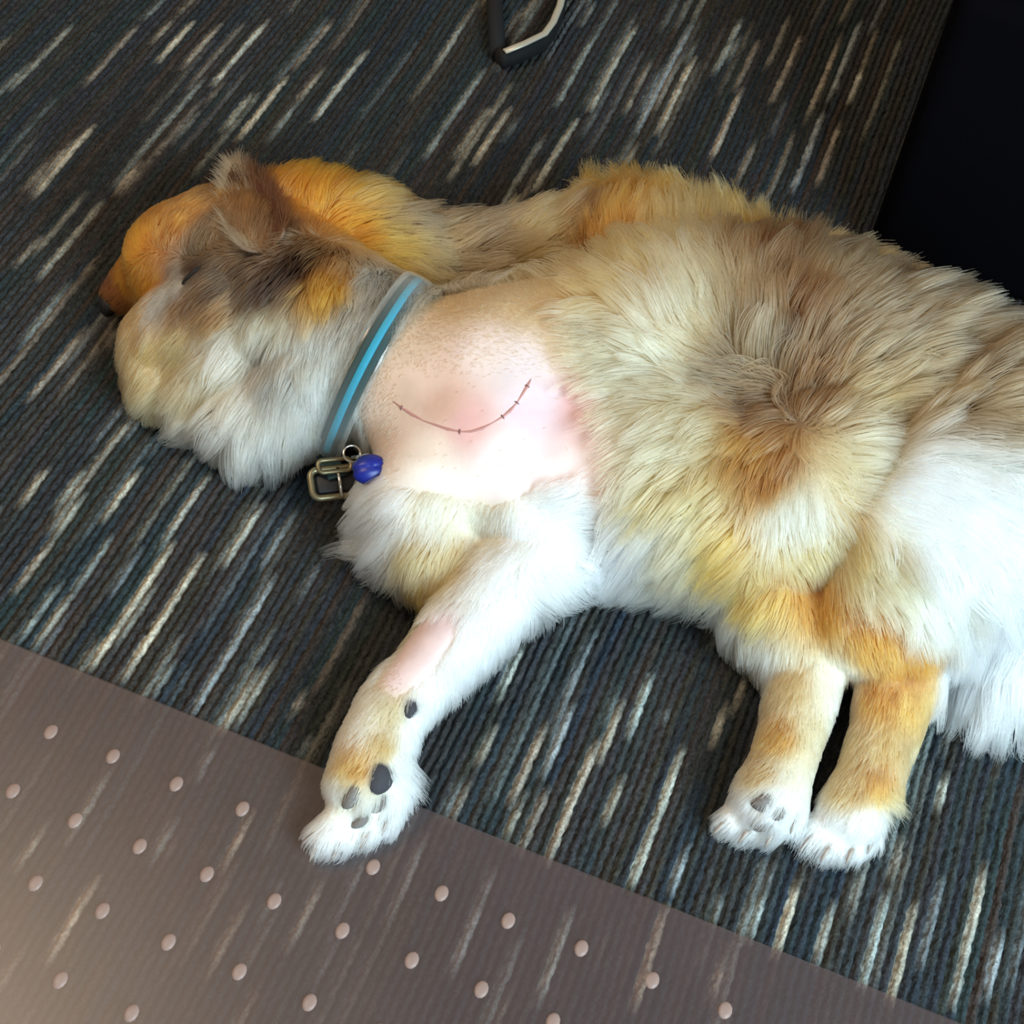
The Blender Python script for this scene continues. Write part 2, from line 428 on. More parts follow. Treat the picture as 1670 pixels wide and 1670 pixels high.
    nb = lambda a: (np.bincount(ed[:, 0], a[ed[:, 1]], n) + np.bincount(ed[:, 1], a[ed[:, 0]], n)) / deg
    for _ in range(8): wgt = .5 * wgt + .5 * nb(wgt)
    c64 = co.astype(float)
    for _ in range(120):
        for ax in range(3): c64[:, ax] += wgt * .5 * (nb(c64[:, ax]) - c64[:, ax])
    co = c64.astype(np.float32)
    res.vertices.foreach_set('co', co.ravel()); res.update()
    res.name = 'body'
    return res
body_me = build_body()
nv = len(body_me.vertices)
BV = np.empty(nv * 3, np.float32); body_me.vertices.foreach_get('co', BV); BV = BV.reshape(-1, 3).astype(float)
body_me.calc_loop_triangles()
nt_ = len(body_me.loop_triangles); BT = np.empty(nt_ * 3, np.int32); body_me.loop_triangles.foreach_get('vertices', BT); BT = BT.reshape(-1, 3)
BN = np.empty(nv * 3, np.float32); body_me.vertex_normals.foreach_get('vector', BN); BN = BN.reshape(-1, 3).astype(float)
BVH = BVHTree.FromPolygons([tuple(v) for v in BV], [tuple(t) for t in BT])
def hit(px, py, h=.05):
    d = ray(px, py)
    loc, nor, i, dist = BVH.ray_cast(Vector(CAM), Vector(d))
    if loc is None:
        loc, nor, i, dist = BVH.find_nearest(Vector(P(px, py, h)))
    return np.array(loc), np.array(nor)

# coat plan: px, py, colour, flow direction in degrees, length mm, lift
W = (246, 243, 236); C = (206, 186, 146); G = (194, 142, 70); O = (184, 118, 46); B = (104, 74, 46); D = (42, 26, 16); S = (128, 108, 82); GR = (150, 146, 136); CW = (232, 220, 192); CG = (196, 162, 108); H = (188, 112, 26); RF = (214, 206, 186)
COAT = [
 # head
 (180, 465, (120, 66, 26), 200, 7, .1), (200, 440, H, 200, 9, .1), (215, 400, H, 120, 12, .1), (245, 340, H, 80, 14, .15), (290, 300, H, 70, 16, .2), (330, 285, CG, 70, 20, .3),
 (280, 370, (170, 104, 34), 50, 12, .1), (245, 450, H, 235, 12, .1), (235, 500, (198, 150, 92), 235, 16, .15), (330, 400, (96, 72, 44), 60, 12, .1), (330, 430, D, 215, 14, .1), (295, 462, GR, 215, 14, .1), (262, 492, GR, 220, 14, .1),
 (300, 490, B, 225, 16, .1), (400, 440, (70, 52, 34), 225, 22, .1), (360, 470, (80, 58, 36), 220, 22, .1), (370, 505, (112, 78, 42), 220, 25, .15), (450, 460, D, 230, 28, .2), (490, 430, D, 250, 26, .2), (430, 400, B, 80, 20, .2),  # dark point behind the ear base paints a shadowed crevice into the coat
 (440, 340, (112, 74, 36), 80, 24, .3), (400, 300, D, 85, 24, .3), (470, 295, H, 75, 28, .3), (530, 300, H, 62, 32, .3), (500, 360, H, 60, 28, .2), (600, 320, G, 45, 36, .3), (560, 390, H, 20, 28, .2), (620, 400, (180, 134, 60), 0, 32, .2),
 (650, 360, S, 25, 42, .3), (700, 345, S, 30, 45, .4), (690, 420, CG, -20, 36, .2), (540, 460, (184, 128, 54), 260, 30, .2), (620, 460, GR, 255, 26, .15), (585, 510, GR, 255, 26, .15),
 (250, 560, (204, 156, 98), 230, 26, .2), (225, 600, (200, 158, 104), 230, 26, .2), (300, 560, (204, 170, 116), 225, 28, .2), (265, 655, (204, 166, 114), 230, 32, .25), (310, 640, (208, 180, 132), 230, 32, .25), (330, 690, RF, 235, 34, .25), (385, 560, RF, 238, 34, .2), (350, 600, (210, 188, 148), 232, 34, .2), (450, 600, GR, 258, 34, .2), (430, 560, (140, 136, 126), 250, 30, .2),
 (400, 690, RF, 250, 40, .25), (475, 720, RF, 265, 36, .2), (285, 715, RF, 222, 34, .3), (520, 620, (186, 184, 172), 262, 30, .15), (430, 520, (204, 190, 156), 240, 30, .2), (540, 560, (170, 168, 156), 258, 24, .15),
 # far side of the shoulders
 (1000, 385, O, 65, 50, .5), (930, 400, B, 45, 48, .5), (850, 390, CG, 35, 48, .5), (770, 400, S, 25, 46, .5), (720, 440, S, 20, 40, .4),
 # loin and rump
 (1050, 340, G, 85, 55, .5), (1040, 440, CG, 105, 48, .4), (990, 480, CG, 150, 34, .25), (965, 560, C, 172, 28, .2), (1000, 620, C, 190, 28, .2), (1025, 700, C, 208, 30, .2), (1030, 770, C, 230, 36, .25),
 (1130, 390, CG, 85, 55, .5), (1120, 510, C, 108, 46, .35), (1090, 580, C, 150, 38, .3), (1200, 340, G, 70, 55, .5), (1250, 430, B, 72, 52, .4), (1310, 380, G, 55, 55, .5), (1350, 460, S, 48, 50, .4), (1410, 420, G, 45, 55, .5),
 (1460, 460, S, 32, 55, .5), (1510, 520, S, 22, 55, .5), (1580, 540, S, 15, 55, .5), (1400, 560, S, 30, 45, .35), (1300, 530, B, 70, 45, .35), (1230, 570, S, 85, 42, .35), (1640, 600, S, 0, 50, .4),
 (1550, 620, S, 8, 45, .35), (1480, 650, (156, 132, 98), 12, 40, .3), (1620, 690, S, -5, 45, .35), (1400, 660, (164, 138, 100), 25, 36, .3), (1330, 640, B, 60, 32, .3), (1180, 620, S, 150, 34, .3), (1240, 670, B, 200, 30, .3),
 # flank and belly
 (1100, 640, C, 190, 34, .25), (1130, 700, C, 214, 34, .25), (1230, 730, (164, 114, 60), 248, 28, .2), (1255, 770, (146, 96, 48), 262, 24, .2), (1160, 790, CG, 226, 36, .25), (1080, 800, CG, 226, 40, .25), (1045, 860, W, 236, 55, .3),
 (1030, 940, W, 240, 60, .3), (1120, 880, C, 226, 44, .25), (1200, 880, G, 222, 36, .2), (1290, 820, CW, 280, 26, .2), (1310, 890, CG, 300, 26, .2), (1100, 970, CW, 236, 46, .3), (1180, 1020, CW, 240, 32, .25), (1250, 970, G, 235, 26, .2), (1235, 1060, CW, 242, 24, .2),
 # thigh, breeches, tail
 (1340, 970, O, 305, 20, .15), (1420, 1040, O, 290, 16, .1), (1490, 1080, O, 285, 16, .1), (1380, 880, CG, 320, 28, .2), (1450, 940, C, 318, 28, .2), (1400, 770, C, 350, 34, .25), (1480, 800, W, 330, 42, .25), (1550, 900, W, 305, 45, .25),
 (1620, 840, W, 320, 48, .3), (1610, 1000, W, 290, 48, .3), (1610, 1110, W, 268, 50, .3), (1560, 1070, W, 280, 42, .3), (1530, 990, CW, 300, 30, .2), (1660, 1120, W, 270, 50, .3), (1700, 900, W, 300, 50, .3),
 # hind lower legs
 (1290, 1110, CG, 262, 11, .1), (1350, 1120, CW, 268, 11, .1), (1270, 1200, G, 250, 9, .1), (1325, 1200, C, 255, 9, .1), (1240, 1260, CG, 240, 9, .1), (1295, 1265, CW, 250, 10, .1), (1225, 1320, W, 230, 13, .15), (1275, 1310, W, 235, 13, .15), (1190, 1340, W, 230, 15, .15),
 (1430, 1130, O, 262, 11, .1), (1495, 1150, G, 255, 11, .1), (1400, 1220, CG, 252, 9, .1), (1470, 1220, CG, 255, 10, .1), (1440, 1285, O, 245, 11, .1), (1385, 1290, CG, 245, 10, .1), (1370, 1355, W, 236, 13, .15), (1420, 1340, W, 245, 14, .15), (1325, 1365, W, 240, 18, .15), (1460, 1300, CG, -12, 26, .3),
 # forechest and foreleg
 (640, 800, W, 210, 22, .15), (620, 860, W, 212, 38, .3), (600, 900, W, 200, 62, .4), (700, 830, CW, 250, 16, .1), (680, 900, CG, 240, 26, .2), (690, 960, G, 248, 24, .2), (740, 910, CG, 245, 18, .1), (800, 850, CW, 245, 10, .1), (760, 820, CW, 240, 8, .1),
 (890, 830, W, 35, 26, .3), (950, 850, W, -25, 30, .3), (975, 900, W, -65, 34, .3), (930, 930, W, -20, 32, .3), (860, 880, W, 240, 16, .15), (890, 940, W, -40, 30, .3),
 (820, 950, W, 240, 16, .1), (770, 1040, W, 248, 16, .15), (810, 1050, W, 285, 24, .3), (720, 1120, W, 262, 18, .2), (740, 1100, W, 290, 22, .3), (660, 1010, C, 245, 12, .1), (640, 1160, C, 245, 8, .1), (600, 1170, CW, 245, 9, .1), (630, 1215, CG, 245, 9, .1), (580, 1245, G, 245, 9, .1),
 (560, 1300, CW, 245, 11, .1), (690, 1200, W, 280, 18, .2), (695, 1255, W, -30, 30, .3), (660, 1300, W, 262, 16, .2), (610, 1320, CW, 245, 12, .1), (530, 1370, W, 245, 18, .15), (580, 1360, W, 240, 16, .15), (630, 1340, W, 245, 16, .15),
]
SHAVED = [(578, 650), (600, 600), (640, 530), (700, 492), (760, 468), (900, 452), (962, 446), (935, 520), (945, 600), (985, 650), (1005, 720), (1012, 790), (985, 830), (930, 798), (870, 800), (810, 822), (700, 800), (640, 790), (606, 735)]
SHAVED2 = [(692, 1006), (752, 985), (748, 1030), (700, 1100), (648, 1136), (612, 1118)]

ctrl_p = []; ctrl_c = []; ctrl_d = []; ctrl_l = []; ctrl_u = []
for (px, py, c, ang, ln, lift) in COAT:
    p, n = hit(px, py)
    d = RC @ np.array([math.cos(math.radians(ang)), math.sin(math.radians(ang)), 0])
    d = d - n * (d @ n); d /= (np.linalg.norm(d) + 1e-9)
    ctrl_p.append(p); ctrl_c.append(srgb(*c)); ctrl_d.append(d); ctrl_l.append(ln / 1000); ctrl_u.append(lift)
ctrl_p, ctrl_c, ctrl_d, ctrl_l, ctrl_u = map(np.array, (ctrl_p, ctrl_c, ctrl_d, ctrl_l, ctrl_u))
def fields(pts):
    c = np.empty((len(pts), 3)); d = np.empty((len(pts), 3)); l = np.empty(len(pts)); u = np.empty(len(pts))
    for a in range(0, len(pts), 20000):
        q = pts[a:a + 20000]
        d2 = ((q[:, None] - ctrl_p[None]) ** 2).sum(-1)
        w = 1 / (d2 + 4e-5) ** 2.2; w /= w.sum(1, keepdims=True)
        c[a:a + 20000] = w @ ctrl_c; d[a:a + 20000] = w @ ctrl_d; l[a:a + 20000] = w @ ctrl_l; u[a:a + 20000] = w @ ctrl_u
    return c, d, l, u
def shaved_mask(pts, nrm):
    q = project(pts); vis = (((CAM - pts)) * nrm).sum(1) > 0
    return (in_poly(q, SHAVED) & vis & (pts[:, 2] > .03)), (in_poly(q, SHAVED2) & vis & (pts[:, 2] > .02))

dog = empty('dog', (float(P(1000, 700)[0]), float(P(1000, 700)[1]), 0))
tag(dog, 'orange and white long-haired dog lying on its side with a shaved pink shoulder', 'dog')

# skin colour: bare skin where shaved, undercoat elsewhere
vc, vd, vl, vu = fields(BV)
s1, s2 = shaved_mask(BV, BN)
SKIN = [(700, 620, (216, 184, 166)), (800, 580, (220, 198, 190)), (860, 500, (196, 168, 128)), (760, 490, (192, 162, 122)), (900, 470, (190, 162, 118)), (720, 660, (206, 164, 144)), (760, 690, (218, 168, 162)),
        (850, 600, (218, 200, 200)), (870, 660, (222, 200, 208)), (950, 670, (216, 170, 170)), (980, 700, (212, 174, 166)), (820, 750, (236, 220, 218)), (700, 730, (230, 208, 192)), (950, 770, (226, 202, 196)), (650, 640, (206, 174, 152)),
        (670, 560, (200, 172, 148)), (620, 690, (216, 190, 172)), (700, 780, (236, 226, 216)), (980, 815, (200, 170, 152)), (930, 560, (204, 180, 150)), (680, 1060, (222, 194, 190)), (720, 1010, (212, 184, 182))]
sk_p = np.array([hit(a, b)[0] for a, b, _ in SKIN]); sk_c = np.array([srgb(*c) for _, _, c in SKIN])
d2 = ((BV[:, None] - sk_p[None]) ** 2).sum(-1); w = 1 / (d2 + 1e-4) ** 2; w /= w.sum(1, keepdims=True)
skin = w @ sk_c
sm = (s1 | s2).astype(float)
# soften the shaving edge over the mesh
ed = np.empty(len(body_me.edges) * 2, np.int32); body_me.edges.foreach_get('vertices', ed); ed = ed.reshape(-1, 2)
deg = np.bincount(ed.ravel(), minlength=nv).astype(float)
for _ in range(6):
    acc = np.bincount(ed[:, 0], sm[ed[:, 1]], nv) + np.bincount(ed[:, 1], sm[ed[:, 0]], nv)
    sm = .5 * sm + .5 * acc / np.maximum(deg, 1)
vcol = vc * .8 * (1 - sm[:, None]) + skin * sm[:, None]
ca = body_me.color_attributes.new('coat', 'FLOAT_COLOR', 'POINT')
ca.data.foreach_set('color', np.concatenate([vcol, np.ones((nv, 1))], 1).astype(np.float32).ravel())
m_skin = mat('dog_skin', (1, 1, 1), .62, Subsurface_Weight=.12, Subsurface_Scale=.006)
m_skin.node_tree.nodes['Principled BSDF'].inputs['Subsurface Radius'].default_value = (1, .35, .2)
nn = noise_bump(m_skin, 180, .25, .001)
nt = m_skin.node_tree; at = nt.nodes.new('ShaderNodeAttribute'); at.attribute_name = 'coat'
n2 = nt.nodes.new('ShaderNodeTexNoise'); n2.inputs['Scale'].default_value = 55; n2.inputs['Detail'].default_value = 3
tcn = [n for n in nt.nodes if n.type == 'TEX_COORD'][0]; nt.links.new(tcn.outputs['Object'], n2.inputs['Vector'])
rp = nt.nodes.new('ShaderNodeMapRange'); rp.inputs['To Min'].default_value = .86; rp.inputs['To Max'].default_value = 1.12
nt.links.new(n2.outputs['Fac'], rp.inputs['Value'])
sc = nt.nodes.new('ShaderNodeVectorMath'); sc.operation = 'SCALE'
nt.links.new(at.outputs['Color'], sc.inputs[0]); nt.links.new(rp.outputs['Result'], sc.inputs['Scale'])
nt.links.new(sc.outputs['Vector'], nt.nodes['Principled BSDF'].inputs['Base Color'])
body_me.materials.clear(); body_me.materials.append(m_skin)
body_me.polygons.foreach_set('use_smooth', np.ones(len(body_me.polygons), bool))
body = bpy.data.objects.new('body', body_me); COL.objects.link(body); attach(body, dog)

# ------------------------------------------------------------------ fur
def sample(n, wt=None):
    a, b, c = BV[BT[:, 0]], BV[BT[:, 1]], BV[BT[:, 2]]
    ar = np.linalg.norm(np.cross(b - a, c - a), axis=1)
    if wt is not None: ar = ar * wt
    t = rng.choice(len(BT), n, p=ar / ar.sum())
    r1 = np.sqrt(rng.random((n, 1))); r2 = rng.random((n, 1))
    pts = a[t] * (1 - r1) + b[t] * (r1 * (1 - r2)) + c[t] * (r1 * r2)
    nr = BN[BT[t, 0]] * (1 - r1) + BN[BT[t, 1]] * (r1 * (1 - r2)) + BN[BT[t, 2]] * (r1 * r2)
    nr /= np.linalg.norm(nr, axis=1, keepdims=True)
    return pts, nr
NSEG = 6
TT = np.linspace(0, 1, NSEG)
def grow(pts, nr, d, l, u):
    d = d - nr * (d * nr).sum(1, keepdims=True)
    d /= np.linalg.norm(d, axis=1, keepdims=True) + 1e-6
    out = np.empty((len(pts), NSEG, 3))
    lift = u[:, None]
    p = pts.copy(); step = (l / (NSEG - 1))[:, None]
    out[:, 0] = p
    for k in range(1, NSEG):
        t = TT[k]
        v = d + nr * (lift + .55 * (1 - t) ** 1.5) + np.array([0, 0, -.42]) * t * t * np.minimum(1, l / .03)[:, None]
        v /= np.linalg.norm(v, axis=1, keepdims=True)
        p = p + v * step
        p[:, 2] = np.maximum(p[:, 2], .0022 + .0015 * t)
        out[:, k] = p
    return out
def make_fur():
    NG = 6000; N = 230000
    tri_c = (BV[BT[:, 0]] + BV[BT[:, 1]] + BV[BT[:, 2]]) / 3
    tri_z = tri_c[:, 2]
    # short-haired legs and head need denser strands; the side against the floor fewer
    tl = vl[BT[:, 0]]
    wt = np.where(tl < .016, 2.3, np.where(tl < .03, 1.35, 1.0)) * np.where(tri_z < .02, .45, 1.0)
    gp, gn = sample(NG, wt); gc, gd, gl, gu = fields(gp)
    gd = gd + rng.normal(0, .16, gd.shape) * np.linalg.norm(gd, axis=1, keepdims=True)
    gl = gl * rng.uniform(.75, 1.25, NG); gu = gu * rng.uniform(.6, 1.5, NG)
    G_ = grow(gp, gn, gd, gl, gu)
    gtone = rng.normal(1, .2, NG)
    kd = KDTree(NG)
    for i, p in enumerate(gp): kd.insert(Vector(p), i)
    kd.balance()
    pts, nr = sample(N, wt)
    a, b = shaved_mask(pts, nr)
    # ragged clip line
    keep = ~(a | b)
    for pc, pr in PADS: keep &= ((pts - pc) ** 2).sum(1) > (pr * .7) ** 2
    near = collar_near(pts)
    pts, nr, near = pts[keep], nr[keep], near[keep]
    # = pts[keep], nr[keep]
    c, d, l, u = fields(pts)
    n = len(pts)
    d = d + rng.normal(0, .14, d.shape) * np.linalg.norm(d, axis=1, keepdims=True)
    l = l * rng.uniform(.7, 1.2, n) * near; u = u * rng.uniform(.6, 1.5, n)
    S_ = grow(pts, nr, d, l, u)
    gi = np.array([kd.find(Vector(p))[1] for p in pts])
    off = pts - gp[gi]
    own = G_[gi] + off[:, None] * (1 - .75 * TT[None, :, None])
    cl = (np.clip((l - .008) / .03, 0, 1) * .66)[:, None, None] * (TT[None, :, None] ** 1.2)
    S_ = S_ * (1 - cl) + own * cl
    S_[:, :, 2] = np.maximum(S_[:, :, 2], .0022)
    tone = gtone[gi] * rng.normal(1, .10, n)
    col = np.clip(c * np.clip(tone, .55, 1.5)[:, None], 0, .95)
    add_curves('fur', S_, col, .00042)
    # short clipped stubble, thicker towards the nape side of the shaved patch
    sp, sn = sample(260000, wt); a, b = shaved_mask(sp, sn); q = project(sp)
    pr = np.clip((620 - q[:, 1]) / 130, .004, 1) * np.where(b, .2, 1)
    pr = np.maximum(pr, np.clip((660 - q[:, 0]) / 60, 0, .5))
    kk = (a | b) & (rng.random(len(sp)) < pr); sp, sn = sp[kk], sn[kk]
    c, d, l, u = fields(sp); m_ = len(sp)
    st = grow(sp, sn, d + rng.normal(0, .25, d.shape), rng.uniform(.002, .0045, m_), np.full(m_, .25))
    base_c = np.array(srgb(186, 150, 98))
    add_curves('stubble', st, np.clip((.35 * c + .65 * base_c) * rng.normal(1, .12, (m_, 1)), 0, .9), .00022)
def add_curves(name, S_, col, rad, tip=.25):
    n = len(S_)
    cu = bpy.data.hair_curves.new(name)
    cu.add_curves([NSEG] * n)
    cu.attributes['position'].data.foreach_set('vector', S_.astype(np.float32).ravel())
    ra = cu.attributes.get('radius') or cu.attributes.new('radius', 'FLOAT', 'POINT')
    rr = rad * (1 - (1 - tip) * TT ** 1.6)
    ra.data.foreach_set('value', np.tile(rr, n).astype(np.float32))
    at = cu.attributes.new('coat', 'FLOAT_COLOR', 'CURVE')
    at.data.foreach_set('color', np.concatenate([col, np.ones((n, 1))], 1).astype(np.float32).ravel())
    cu.materials.append(m_fur)
    o = bpy.data.objects.new(name, cu); COL.objects.link(o); attach(o, dog)
    tag(o, kind='stuff')
    return o
m_fur = bpy.data.materials.new('dog_fur'); m_fur.use_nodes = True
nt = m_fur.node_tree; nt.nodes.remove(nt.nodes['Principled BSDF'])
hb = nt.nodes.new('ShaderNodeBsdfHairPrincipled'); hb.parametrization = 'COLOR'
hb.inputs['Roughness'].default_value = .45; hb.inputs['Radial Roughness'].default_value = .6
at = nt.nodes.new('ShaderNodeAttribute'); at.attribute_name = 'coat'
nt.links.new(at.outputs['Color'], hb.inputs['Color'])
nt.links.new(hb.outputs[0], nt.nodes['Material Output'].inputs['Surface'])

# ------------------------------------------------------------------ collar geometry (needed before the fur so that fur parts round it)
def collar_loop():
    a, b, c = hit(662, 485)[0], hit(590, 605)[0], hit(538, 732)[0]
    nrm = np.cross(b - a, c - a); nrm /= np.linalg.norm(nrm)
    n0, n1 = P(680, 620, .085), P(510, 520, .083)
    t = ((a - n0) @ nrm) / ((n1 - n0) @ nrm); ctr = n0 + (n1 - n0) * t
    if (n1 - n0) @ nrm < 0: nrm = -nrm           # towards the head
    e1 = a - ctr; e1 -= nrm * (e1 @ nrm); e1 /= np.linalg.norm(e1)
    e2 = np.cross(nrm, e1)
    if (b - ctr) @ e2 < 0: e2 = -e2
    K = 96; rad = np.empty(K)
    for k in range(K):
        an = 2 * math.pi * k / K; d = e1 * math.cos(an) + e2 * math.sin(an)
        h = BVH.ray_cast(Vector(ctr), Vector(d))
        rad[k] = min(h[3] if h[3] else .07, .088)
    for _ in range(12): rad = .5 * rad + .25 * (np.roll(rad, 1) + np.roll(rad, -1))
    rad += .0065
    pts = []
    for k in range(K):
        an = 2 * math.pi * k / K; p = ctr + (e1 * math.cos(an) + e2 * math.sin(an)) * rad[k]
        p[2] = max(p[2], .007); pts.append(p)
    return ctr, nrm, e1, e2, np.array(pts)
CC, CN, CE1, CE2, CPTS = collar_loop()
def collar_near(pts):
    dist = np.abs((pts - CC) @ CN)
    q = project(pts)
    low = np.clip((q[:, 1] - 500) / 60, 0, 1)       # hair still falls over the strap at the nape
    inside = ((pts - CC) ** 2).sum(1) < .13 ** 2
    f = np.clip(.28 + .72 * (dist - .013) / .022, .28, 1)
    return np.where(inside, 1 - low * (1 - f), 1.0)
def band(name, k0, k1, width, off, thick, m, parent, taper=0):
    """strip following the collar loop from sample k0 to k1"""
    K = len(CPTS); idx = np.linspace(k0, k1, int(abs(k1 - k0) * 2) + 1)
    V = []; Fc = []; n = len(idx)
    for j, kf in enumerate(idx):
        a = int(math.floor(kf)) % K; b = (a + 1) % K; t = kf - math.floor(kf)
        p = CPTS[a] * (1 - t) + CPTS[b] * t
        o = p - CC; o -= CN * (o @ CN); o /= np.linalg.norm(o)
        w = width / 2
        if taper:
            d = min(j, n - 1 - j) if taper == 2 else (n - 1 - j)
            step = np.linalg.norm(CPTS[1] - CPTS[0]) / 2
            s_ = min(1, d * step / w); w *= math.sqrt(max(0.06, 1 - (1 - s_) ** 2))
        prof = [(-1, 0), (-.94, .5), (-.7, .85), (0, 1), (.7, .85), (.94, .5), (1, 0), (.7, -.2), (0, -.25), (-.7, -.2)]
        for u, v in prof: V.append(p + CN * (u * w) + o * (off + v * thick))
    S = 10
    for j in range(n - 1):
        for k in range(S): Fc.append((j * S + k, j * S + (k + 1) % S, (j + 1) * S + (k + 1) % S, (j + 1) * S + k))
    Fc.append(tuple(reversed(range(S)))); Fc.append(tuple((n - 1) * S + k for k in range(S)))
    return attach(mk(name, V, Fc, m), parent)
def collar():
    root = empty('collar', (float(CC[0]), float(CC[1]), float(CPTS[:, 2].min())))
    tag(root, "clear and teal strap collar with a brass buckle round the dog's neck", 'collar')
    m_dark = mat('dark_teal_webbing', srgb(30, 58, 58), .7); noise_bump(m_dark, 900, .5)
    m_teal = mat('bright_teal_webbing', srgb(26, 146, 172), .55); noise_bump(m_teal, 900, .5)
    m_clear = bpy.data.materials.new('clear_vinyl'); m_clear.use_nodes = True
    nt = m_clear.node_tree; nt.nodes.remove(nt.nodes['Principled BSDF'])
    tr = nt.nodes.new('ShaderNodeBsdfTransparent'); tr.inputs['Color'].default_value = (.94, .96, .96, 1)
    gl = nt.nodes.new('ShaderNodeBsdfGlossy'); gl.inputs['Roughness'].default_value = .12
    lw = nt.nodes.new('ShaderNodeFresnel'); lw.inputs['IOR'].default_value = 1.5
    df = nt.nodes.new('ShaderNodeBsdfDiffuse'); df.inputs['Color'].default_value = (.75, .76, .74, 1)
    lay = nt.nodes.new('ShaderNodeLayerWeight'); lay.inputs['Blend'].default_value = .16
    m0 = nt.nodes.new('ShaderNodeMixShader'); m1 = nt.nodes.new('ShaderNodeMixShader')
    nt.links.new(lay.outputs['Facing'], m0.inputs['Fac']); nt.links.new(tr.outputs[0], m0.inputs[1]); nt.links.new(df.outputs[0], m0.inputs[2])
    ge = nt.nodes.new('ShaderNodeNewGeometry'); mu = nt.nodes.new('ShaderNodeMath'); mu.operation = 'SUBTRACT'; mu.use_clamp = True
    nt.links.new(lw.outputs[0], mu.inputs[0]); nt.links.new(ge.outputs['Backfacing'], mu.inputs[1])
    nt.links.new(mu.outputs[0], m1.inputs['Fac']); nt.links.new(m0.outputs[0], m1.inputs[1]); nt.links.new(gl.outputs[0], m1.inputs[2])
    nt.links.new(m1.outputs[0], nt.nodes['Material Output'].inputs['Surface'])
    m_brass = mat('worn_brass', srgb(128, 118, 92), .38, .8)
    m_steel = mat('bright_steel', srgb(205, 205, 200), .2, 1.0)
    m_blue = mat('blue_enamel', srgb(12, 28, 118), .4)
    m_black = mat('black_clip', srgb(16, 15, 20), .5)
    K = len(CPTS)
    # sample on the loop nearest the lower end of the visible sleeve
    q = project(CPTS); vis = ((CAM - CPTS) * (CPTS - CC)).sum(1) > 0
    dd = np.hypot(q[:, 0] - 536, q[:, 1] - 738) + (~vis) * 1e4
    ke = int(np.argmin(dd)); sgn = 1 if CPTS[(ke + 6) % K] @ CE2 * 0 + ke < K / 2 else -1
    band('strap', 0, K, .0175, .0002, .0022, m_dark, root)
    band('stripe', -8, ke - 1.2, .0062, .0022, .0013, m_teal, root, taper=2)
    band('sleeve', -14, ke, .0255, .0020, .0030, m_clear, root, taper=1)
    # buckle frame with prong and keeper
    bc = P(553, 786, .048)
    ex = P(600, 782, .046) - P(506, 792, .050); ex /= np.linalg.norm(ex)
    ez = (CAM - bc) * .55 + np.array([0, 0, .4]); ez -= ex * (ez @ ex); ez /= np.linalg.norm(ez)
    ey = np.cross(ez, ex)
    def ring(w, h, r, rr, n=6):
        pts = []
        for cx, cy, a0 in ((w - rr, h - rr, 0), (-w + rr, h - rr, 90), (-w + rr, -h + rr, 180), (w - rr, -h + rr, 270)):
            for k in range(n + 1):
                a = math.radians(a0 + 90 * k / n); pts.append((cx + rr * math.cos(a), cy + rr * math.sin(a)))
        V = []; Fc = []; m = len(pts); S = 10
        for i, (x, y) in enumerate(pts):
            x0, y0 = pts[i - 1]; x2, y2 = pts[(i + 1) % m]; tx, ty = x2 - x0, y2 - y0; L = math.hypot(tx, ty); nx_, ny_ = ty / L, -tx / L
            for k in range(S):
                a = 2 * math.pi * k / S; u = r * math.cos(a); v = r * math.sin(a)
                V.append((x + nx_ * u, y + ny_ * u, v))
        for i in range(m):
            for k in range(S): Fc.append((i * S + k, i * S + (k + 1) % S, ((i + 1) % m) * S + (k + 1) % S, ((i + 1) % m) * S + k))
        return V, Fc
    def put(V, c): return [c + ex * v[0] + ey * v[1] + ez * v[2] for v in V]
    V, Fc = ring(.022, .0115, .0028, .006); bk = attach(mk('buckle', put(V, bc), Fc, m_brass), root)
    V, Fc = tube([bc + ey * .011 + ez * .002, bc + ez * .004, bc - ey * .0125 + ez * .003], [.0017, .0016, .0013], 8); attach(mk('prong', V, Fc, m_steel), bk)
    V, Fc = ring(.013, .005, .002, .004); attach(mk('keeper', put(V, bc + ey * .013 + ex * -.002 + ez * .003), Fc, m_brass), bk)
    # dark clip body under the frame
    bm = bmesh.new(); box_bm(bm, (0, 0, 0), (.036, .016, .006), .0022, 2)
    for v in bm.verts: v.co = Vector(bc - ez * .005 + ex * v.co.x + ey * v.co.y + ez * v.co.z)
    attach(from_bm('clip', bm, m_black), bk)
    # strap tongue running from the sleeve end down into the buckle
    e = CPTS[ke % K] + (CPTS[ke % K] - CC) / np.linalg.norm(CPTS[ke % K] - CC) * .001
    V, Fc = tube([e, e * .5 + bc * .5 + ez * .002, bc + ey * .004 + ez * .001], [(.0085, .0014)] * 3, 10); attach(mk('tongue', V, Fc, m_dark), root)
    # split ring and round blue tag
    rc = P(574, 740, .080)
    V, Fc = ring(.0065, .0065, .0009, .0062); attach(mk('split_ring', put(V, rc), Fc, m_steel), root)
    tcn = P(604, 766, .088)
    bm = bmesh.new(); bmesh.ops.create_uvsphere(bm, u_segments=24, v_segments=14, radius=1)
    for v in bm.verts:
        x, y, z = v.co; g = 1 - .10 * max(0, math.cos(9 * y)) * (1 - abs(y))
        v.co = Vector(tcn + ex * x * .0145 * g + ey * y * .0122 + ez * z * .0095 * g)
    tg = attach(from_bm('tag', bm, m_blue), root)
    V, Fc = tube([tcn + ey * .011, rc - ey * .003], [.002, .0015], 8); attach(mk('tag_loop', V, Fc, m_steel), tg)

